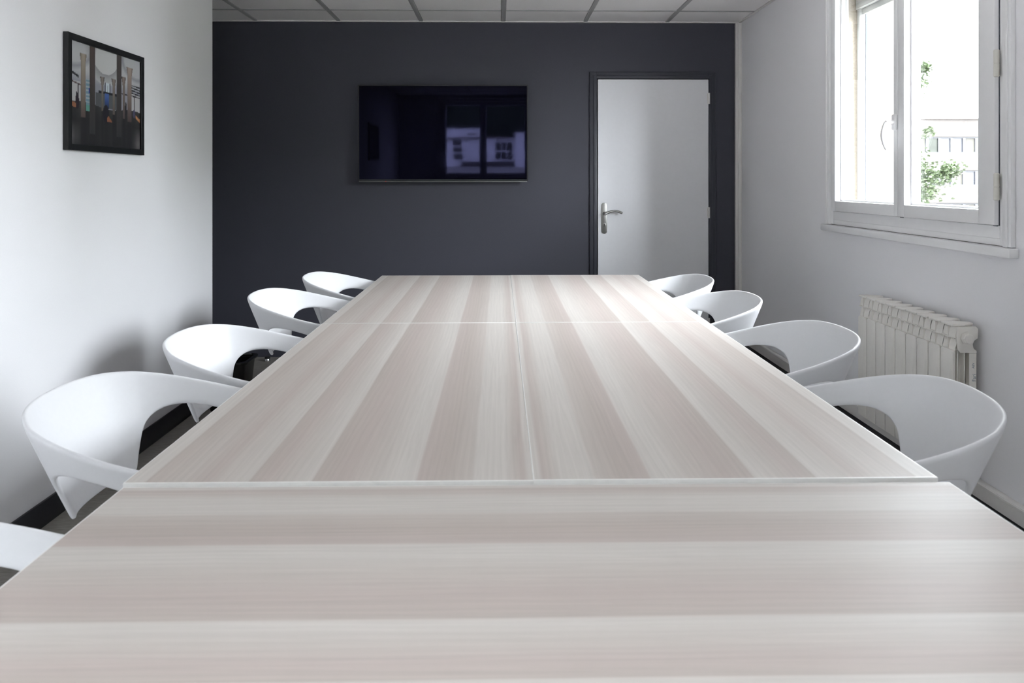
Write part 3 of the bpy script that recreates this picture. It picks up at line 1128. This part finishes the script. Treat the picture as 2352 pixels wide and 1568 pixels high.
# ------------------------------------------------------------------ radiator
RY0, SEC = 2.660, 0.0794
rad = thing('radiator', 'warm white sectional radiator on the right wall under the window', 'radiator', (XR - 0.07, RY0 + 4.5 * SEC, 0.2))
XF = 1.655
zb, zp, zm, zt = 0.207, 0.662, 0.706, 0.757


def section_bm():
    """one section, local y centred on 0, world x/z minus the root"""
    bm = bmesh.new()
    hw_ = SEC / 2 - 0.0019
    # flat front plate with rounded upper corners
    pts = [(-hw_, zb), (hw_, zb), (hw_, zp - 0.010), (hw_ - 0.003, zp - 0.003), (hw_ - 0.010, zp), (-hw_ + 0.010, zp), (-hw_ + 0.003, zp - 0.003), (-hw_, zp - 0.010)]
    prism(bm, pts, 'x', XF, XF + 0.010, 0.0022)
    # side profile of the central web, with the hooked back near the top
    prof = [(XF + 0.0045, zb + 0.01), (1.742, zb + 0.02), (1.745, 0.655), (1.733, 0.668), (1.729, 0.683), (1.735, 0.697), (1.748, 0.705), (1.749, zt - 0.012), (1.740, zt - 0.002), (XF + 0.004, zt - 0.004)]
    prism(bm, prof, 'y', -0.0022, 0.0022, 0)
    # vertical ribs
    for xr, wr in ((1.676, 0.030), (1.699, 0.034), (1.722, 0.034)):
        bbox(bm, xr, xr + 0.004, -wr, wr, zb + 0.02, zp + 0.004, 0.001, 1)
    bbox(bm, 1.738, 1.742, -0.035, 0.035, zb + 0.02, 0.65, 0.001, 1)
    # water tube
    tube(bm, [(1.707, 0, zb + 0.03), (1.707, 0, zt - 0.03)], 0.015, 12)
    # horizontal bar across the grille, and the top cover with a scalloped back
    bbox(bm, XF + 0.0045, XF + 0.012, -hw_, hw_, zm - 0.0022, zm + 0.0022, 0.001, 1)
    top = [(XF, -hw_ + 0.002), (XF, hw_ - 0.002), (1.700, hw_), (1.718, 0.026), (1.735, 0.021), (1.748, 0.012), (1.748, -0.012), (1.735, -0.021), (1.718, -0.026), (1.700, -hw_)]
    prism(bm, top, 'z', zt - 0.008, zt, 0.002)
    # cast air deflectors behind the grille: a leaf-shaped bulge runs from web to web, deep beyond its arc
    for (q0, q1) in ((zp - 0.002, zm), (zm, zt - 0.006)):
        for sd in (-1, 1):
            t = bmesh.new()
            n = 10
            gg = {}
            for i in range(n):
                for j in range(n):
                    f_, b_ = i / (n - 1), j / (n - 1)
                    y = sd * (0.002 + (hw_ - 0.002) * f_)
                    a = 1 - 0.5 * f_ if sd > 0 else 0.5 * f_
                    r_ = math.hypot(a * 0.98, b_ * 0.90)
                    dp = 0.007 + 0.013 * r_ * r_
                    k = max(0.0, min(1.0, (r_ - 0.96) / 0.10))
                    dp += 0.015 * k * k * (3 - 2 * k)
                    gg[i, j] = t.verts.new((XF + dp, y, lerp(q0, q1, b_)))
            for i in range(n - 1):
                for j in range(n - 1):
                    f = t.faces.new((gg[i, j], gg[i + 1, j], gg[i + 1, j + 1], gg[i, j + 1]))
                    f.smooth = True
            bmesh.ops.recalc_face_normals(t, faces=t.faces)
            merge(bm, t)
    return bm


bm = section_bm()
bmesh.ops.translate(bm, vec=(-rad.location.x, 0, -rad.location.z), verts=bm.verts)
sec0 = obj('radiator_section', bm, M['rad'], rad, 40)
for i in range(9):
    o = sec0 if i == 0 else sec0.copy()
    if i:
        C.objects.link(o)
    o.location = (0, (i - 4) * SEC, 0)
ye = RY0
bm = bmesh.new()
tube(bm, [(1.707, ye + 0.004, 0.706), (1.707, ye + 9 * SEC - 0.004, 0.706)], 0.021, 16)
wobj('header_pipe', bm, M['rad'], rad, 40)
bm = bmesh.new()
tube(bm, [(1.707, ye + 0.004, 0.25), (1.707, ye + 9 * SEC - 0.004, 0.25)], 0.021, 16)
wobj('header_pipe', bm, M['rad'], rad, 40)
for zz in (0.706, 0.25):
    bm = bmesh.new()
    lathe(bm, [(0.023, 0), (0.025, 0.002), (0.025, 0.007), (0.019, 0.008), (0.018, 0.016), (0.015, 0.0175)], (1.707, ye + 0.0012, zz), 6 if False else 8, 'y')
    wobj('end_plug', bm, M['rad'], rad, 25)
# wall bracket, supply pipe
for yy in (ye + 1.5 * SEC, ye + 7.5 * SEC):
    bm = bmesh.new()
    bbox(bm, 1.7292, XR - 0.0006, yy + 0.036, yy + 0.042, 0.664, 0.688, 0.001, 1)
    wobj('wall_bracket', bm, M['rad'], rad, 35)
bm = bmesh.new()
yv = ye + 9 * SEC
tube(bm, [(1.707, yv, 0.25), (1.707, yv + 0.03, 0.25), (1.713, yv + 0.036, 0.25), (XR - 0.001, yv + 0.036, 0.25)], 0.008, 10)
wobj('supply_pipe', bm, M['rad'], rad, 50)


def lettering(txt, size, loc, rot, mat, parent, name):
    cu = bpy.data.curves.new(name, 'FONT')
    cu.body = txt
    cu.size = size
    cu.extrude = 0.0002
    cu.align_x = 'CENTER'
    o = bpy.data.objects.new(name, cu)
    C.objects.link(o)
    dg = bpy.context.evaluated_depsgraph_get()
    dg.update()
    me_ = bpy.data.meshes.new_from_object(o.evaluated_get(dg), depsgraph=dg)
    bpy.data.objects.remove(o)
    o2 = bpy.data.objects.new(name, me_)
    me_.materials.append(mat)
    C.objects.link(o2)
    o2.parent = parent
    o2.location = Vector(loc) - parent.location
    o2.rotation_euler = rot
    return o2


# marks printed up the near end of the radiator
bm = bmesh.new()
bbox(bm, 1.716, 1.743, ye + 0.0015, ye + 0.0045, zb + 0.03, 0.651, 0.001, 1)
prism(bm, [(1.672, 0.664), (1.684, 0.652), (1.744, 0.652), (1.7435, 0.660), (1.733, 0.668), (1.729, 0.683), (1.735, 0.697), (1.748, 0.705), (1.749, 0.740), (1.742, 0.748), (1.672, 0.748), (1.668, 0.72)], 'y', ye + 0.0015, ye + 0.008, 0.0015)
wobj('end_flange', bm, M['rad'], rad, 35)
_Rt = Matrix.Rotation(PI / 2, 3, 'X')
_rot = (Matrix.Rotation(-PI / 2, 3, 'Y') @ _Rt).to_euler()
lettering('Fari', 0.019, (1.7395, ye + 0.0012, 0.562), _rot, M['print_blue'], rad, 'lettering')
lettering('AEV', 0.012, (1.7345, ye + 0.0012, 0.606), _rot, M['print_blue'], rad, 'lettering')

# ------------------------------------------------------------------ bin and door stop on the floor at the left
bn = thing('waste_bin', 'glossy black rounded waste bin on the floor at the end of the left wall', 'bin', (-1.525, 4.19, 0))


def rsq(hw_, r, n=6):
    pts = []
    for cx, cy, a0 in ((1, 1, 0), (-1, 1, PI / 2), (-1, -1, PI), (1, -1, 1.5 * PI)):
        for k in range(n + 1):
            a = a0 + PI / 2 * k / n
            pts.append((cx * (hw_ - r) + r * math.cos(a), cy * (hw_ - r) + r * math.sin(a)))
    return pts


def loft(bm, rings):
    prev = None
    first = None
    for pts, z in rings:
        cur = [bm.verts.new((x, y, z)) for x, y in pts]
        if prev:
            for k in range(len(cur)):
                f = bm.faces.new((prev[k], prev[(k + 1) % len(cur)], cur[(k + 1) % len(cur)], cur[k]))
                f.smooth = True
        else:
            first = cur
        prev = cur
    bm.faces.new(first[::-1])
    bm.faces.new(prev)


bm = bmesh.new()
loft(bm, [(rsq(0.085, 0.03), 0.0), (rsq(0.088, 0.03), 0.004), (rsq(0.112, 0.04), 0.262), (rsq(0.104, 0.036), 0.264), (rsq(0.083, 0.03), 0.012)])
obj('bin_body', bm, M['black_gloss'], bn, 40)
bm = bmesh.new()
loft(bm, [(rsq(0.112, 0.04), 0.2625), (rsq(0.126, 0.045), 0.266), (rsq(0.128, 0.046), 0.272), (rsq(0.126, 0.045), 0.280), (rsq(0.112, 0.04), 0.282), (rsq(0.105, 0.038), 0.276)])
bm.faces.ensure_lookup_table()
bmesh.ops.delete(bm, geom=[f for f in bm.faces if len(f.verts) > 4], context='FACES_ONLY')
obj('rim_lip', bm, M['black_gloss'], bn, 40)

ds = thing('door_stop', 'small chrome door stop with a black ring on the floor by the dark wall', 'door stop', (-1.655, 5.27, 0))
bm = bmesh.new()
lathe(bm, [(0.020, 0), (0.021, 0.003), (0.017, 0.008), (0.015, 0.017)], (0, 0, 0), 24)
obj('base', bm, M['chrome'], ds, 40)
bm = bmesh.new()
lathe(bm, [(0.016, 0.0172), (0.020, 0.019), (0.020, 0.029), (0.017, 0.032)], (0, 0, 0), 24)
obj('rubber_ring', bm, M['black'], ds, 40)

# ------------------------------------------------------------------ outside the right window
pier = struct(box('trim_6', 1.972, 2.19, 4.02, 4.6, -6, 4.5, M['stucco']), 'roughcast outer pier beside the window')
GZ = -6.0
struct(box('trim_7', XR + 0.20, XR + 0.96, -1.2, 5.6, 2.72, 2.84, M['ext_white']), 'unseen eave added above the right window to block steep sky light')  # added overhang, out of view, cuts high sky light on the tables
gr = struct(box('ground', -120, 140, -18, 140, GZ - 0.5, GZ, M['ground']), 'dark ground outside')

ob = thing('office_building', 'pale concrete office building with ribbon windows seen through the window', 'building', (46, 74, GZ))
bm = bmesh.new()
bands = [(3.98, 5.52), (0.86, 2.30), (-2.3, -0.85)]
x0, x1, yf, yb = 30, 62, 70.0, 78.0
zz = [GZ] + [z for b_ in sorted(bands) for z in b_] + [7.2]
for k in range(0, len(zz), 2):
    bbox(bm, x0, x1, yf, yb, zz[k], zz[k + 1], 0.03, 1)
wobj('facade', bm, M['concrete'], ob, 35)
bm = bmesh.new()
bbox(bm, x0 + 0.5, x1 - 0.5, yf + 0.6, yb - 0.3, GZ + 0.2, 7.0)
wobj('core', bm, M['ext_frame'], ob)
bm = bmesh.new()
bbox(bm, x0 - 0.1, x1 + 0.1, yf - 0.1, yb + 0.1, 7.2, 7.35, 0.02, 1)
wobj('coping', bm, M['concrete'], ob, 35)
kinds = ['blind', 'blind', 'ext_glass', 'ext_frame', 'blind', 'ext_glass', 'blind', 'ext_frame', 'ext_glass']
for bi, (b0, b1) in enumerate(bands):
    for k in range(26):
        wx = x0 + 0.35 + k * 1.2
        bm = bmesh.new()
        bbox(bm, wx, wx + 0.12, yf + 0.15, yf + 0.4, b0, b1)
        bbox(bm, wx + 1.05, wx + 1.2, yf + 0.15, yf + 0.4, b0, b1)
        bbox(bm, wx + 0.12, wx + 1.05, yf + 0.15, yf + 0.4, b0, b0 + 0.1)
        bbox(bm, wx + 0.12, wx + 1.05, yf + 0.15, yf + 0.4, b1 - 0.1, b1)
        fo = wobj('window', bm, M['ext_frame'], ob)
        bm = bmesh.new()
        bbox(bm, wx + 0.12, wx + 1.05, yf + 0.25, yf + 0.3, b0 + 0.1, b1 - 0.1)
        kd = kinds[(k * 5 + bi * 3 + k // 4) % len(kinds)]
        wobj('pane', bm, M[kd], fo)

# leafy tree
tr_ = thing('tree', 'fresh green leafy tree in front of the office building, beyond the window', 'tree', (8.62, 16.3, GZ))
bm = bmesh.new()
tube(bm, [(8.62, 16.3, GZ), (8.60, 16.3, -3), (8.64, 16.25, 0), (8.60, 16.3, 2.6), (8.66, 16.3, 4.6), (8.7, 16.3, 6.0)], [0.17, 0.14, 0.11, 0.08, 0.05, 0.02], 10)
clusters = [(9.15, 0.80, .34, 150), (9.42, 1.05, .30, 150), (9.30, 1.42, .34, 190), (9.63, 1.40, .26, 130), (9.90, 1.50, .20, 90), (10.09, 1.56, .16, 80), (9.95, 1.34, .16, 50),
            (9.18, 1.72, .26, 110), (9.08, 2.09, .22, 70), (9.16, 2.30, .16, 40), (9.52, 2.38, .10, 44), (9.36, 2.26, .10, 14),
            (9.18, 3.00, .15, 183), (9.24, 3.46, .18, 238), (9.42, 3.80, .15, 190), (9.14, 3.78, .17, 190), (9.2, 3.32, .12, 24),
            (9.18, 4.74, .10, 68), (9.08, 4.55, .10, 14), (8.85, 0.3, .5, 160), (8.5, 1.2, .5, 170), (8.3, 2.4, .55, 170), (8.4, 3.6, .5, 140), (8.6, 5.2, .45, 110), (8.7, 6.2, .4, 80), (9.3, 0.2, .5, 160),
            (7.9, 3.0, .5, 120), (7.8, 1.6, .6, 140)]
for (cx, cz, r, n) in clusters:
    if r < 0.32:
        sx_ = 8.62
        sz_ = cz - 0.35 * (cx - sx_) - 0.1
        tube(bm, [(sx_, 16.3, sz_), (lerp(sx_, cx, .5), 16.25, lerp(sz_, cz, .45)), (cx, 16.2, cz)], [0.022, 0.012, 0.005], 6)
wobj('trunk', bm, M['bark'], tr_, 60)
vs, fs = [], []
rnd = random.Random(3)
for (cx, cz, r, n) in clusters:
    for _ in range(int(n * 2.2)):
        d = Vector((rnd.gauss(0, .48), rnd.gauss(0, .55), rnd.gauss(0, .48)))
        p = Vector((cx, 16.2, cz)) + d * r
        a, b_, c_ = rnd.uniform(0, 2 * PI), rnd.uniform(-0.9, 0.9), rnd.uniform(-1, 1)
        u_ = Vector((math.cos(a) * math.cos(b_), math.sin(a) * math.cos(b_), math.sin(b_)))
        w_ = u_.cross(Vector((c_, 0.4, 1))).normalized()
        L, Wd = rnd.uniform(0.05, 0.085), rnd.uniform(0.030, 0.05)
        nn = u_.cross(w_).normalized() * 0.008
        k = len(vs)
        vs += [p, p + u_ * L * .4 + w_ * Wd + nn, p + u_ * L, p + u_ * L * .4 - w_ * Wd + nn, p + u_ * L * .45]
        fs += [(k, k + 1, k + 4), (k + 1, k + 2, k + 4), (k + 2, k + 3, k + 4), (k + 3, k, k + 4)]
me = bpy.data.meshes.new('foliage')
me.from_pydata([tuple(v - tr_.location) for v in vs], [], fs)
me.materials.append(M['leaf'])
fo = bpy.data.objects.new('foliage', me)
C.objects.link(fo)
fo.parent = tr_
fo['kind'] = 'stuff'

# unseen tree row, added to block low sky light through the right window
bm = bmesh.new()
rnd = random.Random(5)
for k in range(26):
    t = bmesh.new()
    bmesh.ops.create_icosphere(t, subdivisions=2, radius=rnd.uniform(1.0, 1.5))
    for v in t.verts:
        v.co *= rnd.uniform(0.86, 1.14)
    a = rnd.uniform(0, 2 * PI)
    q = rnd.uniform(-1, 1)
    rr_ = 2.0 * math.sqrt(1 - q * q) * rnd.uniform(0.5, 1)
    merge(bm, t, 0, Matrix.Translation((rr_ * math.cos(a), rr_ * math.sin(a), 5.9 + 4.1 * q)))
crown_me = None
for k, (tx, ty) in enumerate(((15.5, 12.0), (16.0, 6.5), (15.6, 1.0), (16.2, -4.5), (15.8, -10.0))):
    st_ = thing('sky_block_tree', 'unseen dense green tree added to block low sky, ' + ('nearest the office building', 'second from the office building', 'third from the office building', 'fourth from the office building', 'farthest from the office building')[k], 'tree', (tx, ty, GZ), k * 1.3, 'unseen trees added to block low sky light')
    if crown_me is None:
        o = obj('foliage', bm, M['leaf'], st_)
        crown_me = o.data
        b2 = bmesh.new()
        tube(b2, [(0, 0, 0), (0.05, 0, 1.6), (0, 0.05, 3.2), (0, 0, 5.0)], [0.22, 0.18, 0.15, 0.10], 10)
        o2 = obj('trunk', b2, M['bark'], st_, 60)
        trunk_me = o2.data
    else:
        for nm, md in (('foliage', crown_me), ('trunk', trunk_me)):
            o = bpy.data.objects.new(nm, md)
            C.objects.link(o)
            o.parent = st_
# ------------------------------------------------------------------ outside the back window (seen in the television)
GB = 0.9
vs, fs = [], []
NXh, NYh = 60, 34
rnd = random.Random(11)
for j in range(NYh + 1):
    for i in range(NXh + 1):
        t_ = j / NYh
        y = -58 - 62 * t_
        x = -130 + (157 + 22 * t_) * i / NXh
        z = GB + 95 * (t_ ** 0.85) * (0.9 + 0.1 * math.sin(x * 0.05)) + (rnd.uniform(-1.6, 1.6) if j else 0)  # height and right end shaped to hold back sky light at the windows
        vs.append((x, y, z))
for j in range(NYh):
    for i in range(NXh):
        k = j * (NXh + 1) + i
        fs.append((k, k + 1, k + NXh + 2, k + NXh + 1))
me = bpy.data.meshes.new('hillside')
me.from_pydata(vs, [], fs)
me.materials.append(M['forest'])
hill = bpy.data.objects.new('hillside', me)
C.objects.link(hill)
struct(hill, 'dark wooded hillside behind the white building')
struct(box('ground_terrace', -130, 130, -58, -18, GZ, GB, M['ground']), 'terrace behind the room')

wb = thing('white_building', 'low white building with dark windows, mirrored in the television screen', 'building', (-2, -53, GB))
bm = bmesh.new()
bbox(bm, -9.0, 0.0, -58, -50, GB, 3.30, 0.02, 1)
bbox(bm, -9.0, -2.84, -57, -50.0, 3.30, 4.02, 0.02, 1)
wobj('wall', bm, M['render_white'], wb, 35)
bm = bmesh.new()
bbox(bm, -9.1, 0.0, -58.1, -49.75, 3.24, 3.33, 0.01, 1)
wobj('roof_edge', bm, M['roof'], wb, 35)
bm = bmesh.new()
bbox(bm, -4.4, -0.1, -49.9, -49.2, GB, 1.30, 0.02, 1)
wobj('terrace_wall', bm, M['concrete'], wb, 35)
for (xa, xb_, za, zb_) in ((-5.15, -4.35, 2.62, 3.12), (-5.12, -4.32, 2.08, 2.55), (-5.08, -4.28, 1.45, 2.0), (-2.95, -2.3, 1.50, 2.30), (-3.9, -3.2, 3.48, 3.68),
                           (-1.62, -1.14, 2.25, 2.98), (-1.12, -0.66, 2.25, 2.98), (-0.64, -0.18, 2.25, 2.98),
                           (-1.62, -1.14, 1.45, 2.2), (-1.12, -0.66, 1.45, 2.2), (-0.64, -0.18, 1.45, 2.2)):
    fr_ = box('window', xa, xb_, -50.06, -49.96, za, zb_, M['render_white'], wb, 0.02, 1)
    box('pane', xa + 0.035, xb_ - 0.035, -49.965, -49.94, za + 0.035, zb_ - 0.035, M['ext_glass'], fr_)
wa = thing('white_annex', 'plain white block at the right end, mirrored in the television screen', 'building', (1.2, -50, GB))
bm = bmesh.new()
bbox(bm, 0.02, 3.6, -53, -48.9, GB, 3.60, 0.02, 1)
wobj('wall', bm, M['render_white'], wa, 35)
bm = bmesh.new()
bbox(bm, -0.02, 3.64, -53.04, -48.86, 3.60, 3.66, 0.01, 1)
wobj('roof_edge', bm, M['render_white'], wa, 35)
hs = thing('gabled_house', 'small gabled house above the white building, mirrored in the television screen', 'building', (-2.3, -66, 3.0))
bm = bmesh.new()
bbox(bm, -4.0, -0.7, -69, -64, 2.5, 5.1, 0.02, 1)
prism(bm, [(-4.0, 5.1), (-0.7, 5.1), (-2.35, 6.0)], 'y', -69, -64)
wobj('wall', bm, noisy(new_mat('grey pink render', (0.22, 0.20, 0.20), 0.85, 0.2), 1.2, 0.06), hs, 35)
bm = bmesh.new()
for sgn in (-1, 1):
    prism(bm, [(-2.35, 6.04), (-2.35 + sgn * 2.0, 4.95), (-2.35 + sgn * 2.0, 5.07), (-2.35, 6.18)], 'y', -69.2, -63.7)
wobj('roof', bm, M['roof'], hs, 35)
for xa in (-3.5, -1.5):
    fr_ = box('window', xa, xa + 0.55, -64.06, -63.96, 4.0, 4.8, M['render_white'], hs)
    box('pane', xa + 0.3, xa + 0.5, -63.97, -63.94, 4.06, 4.74, M['ext_glass'], fr_)
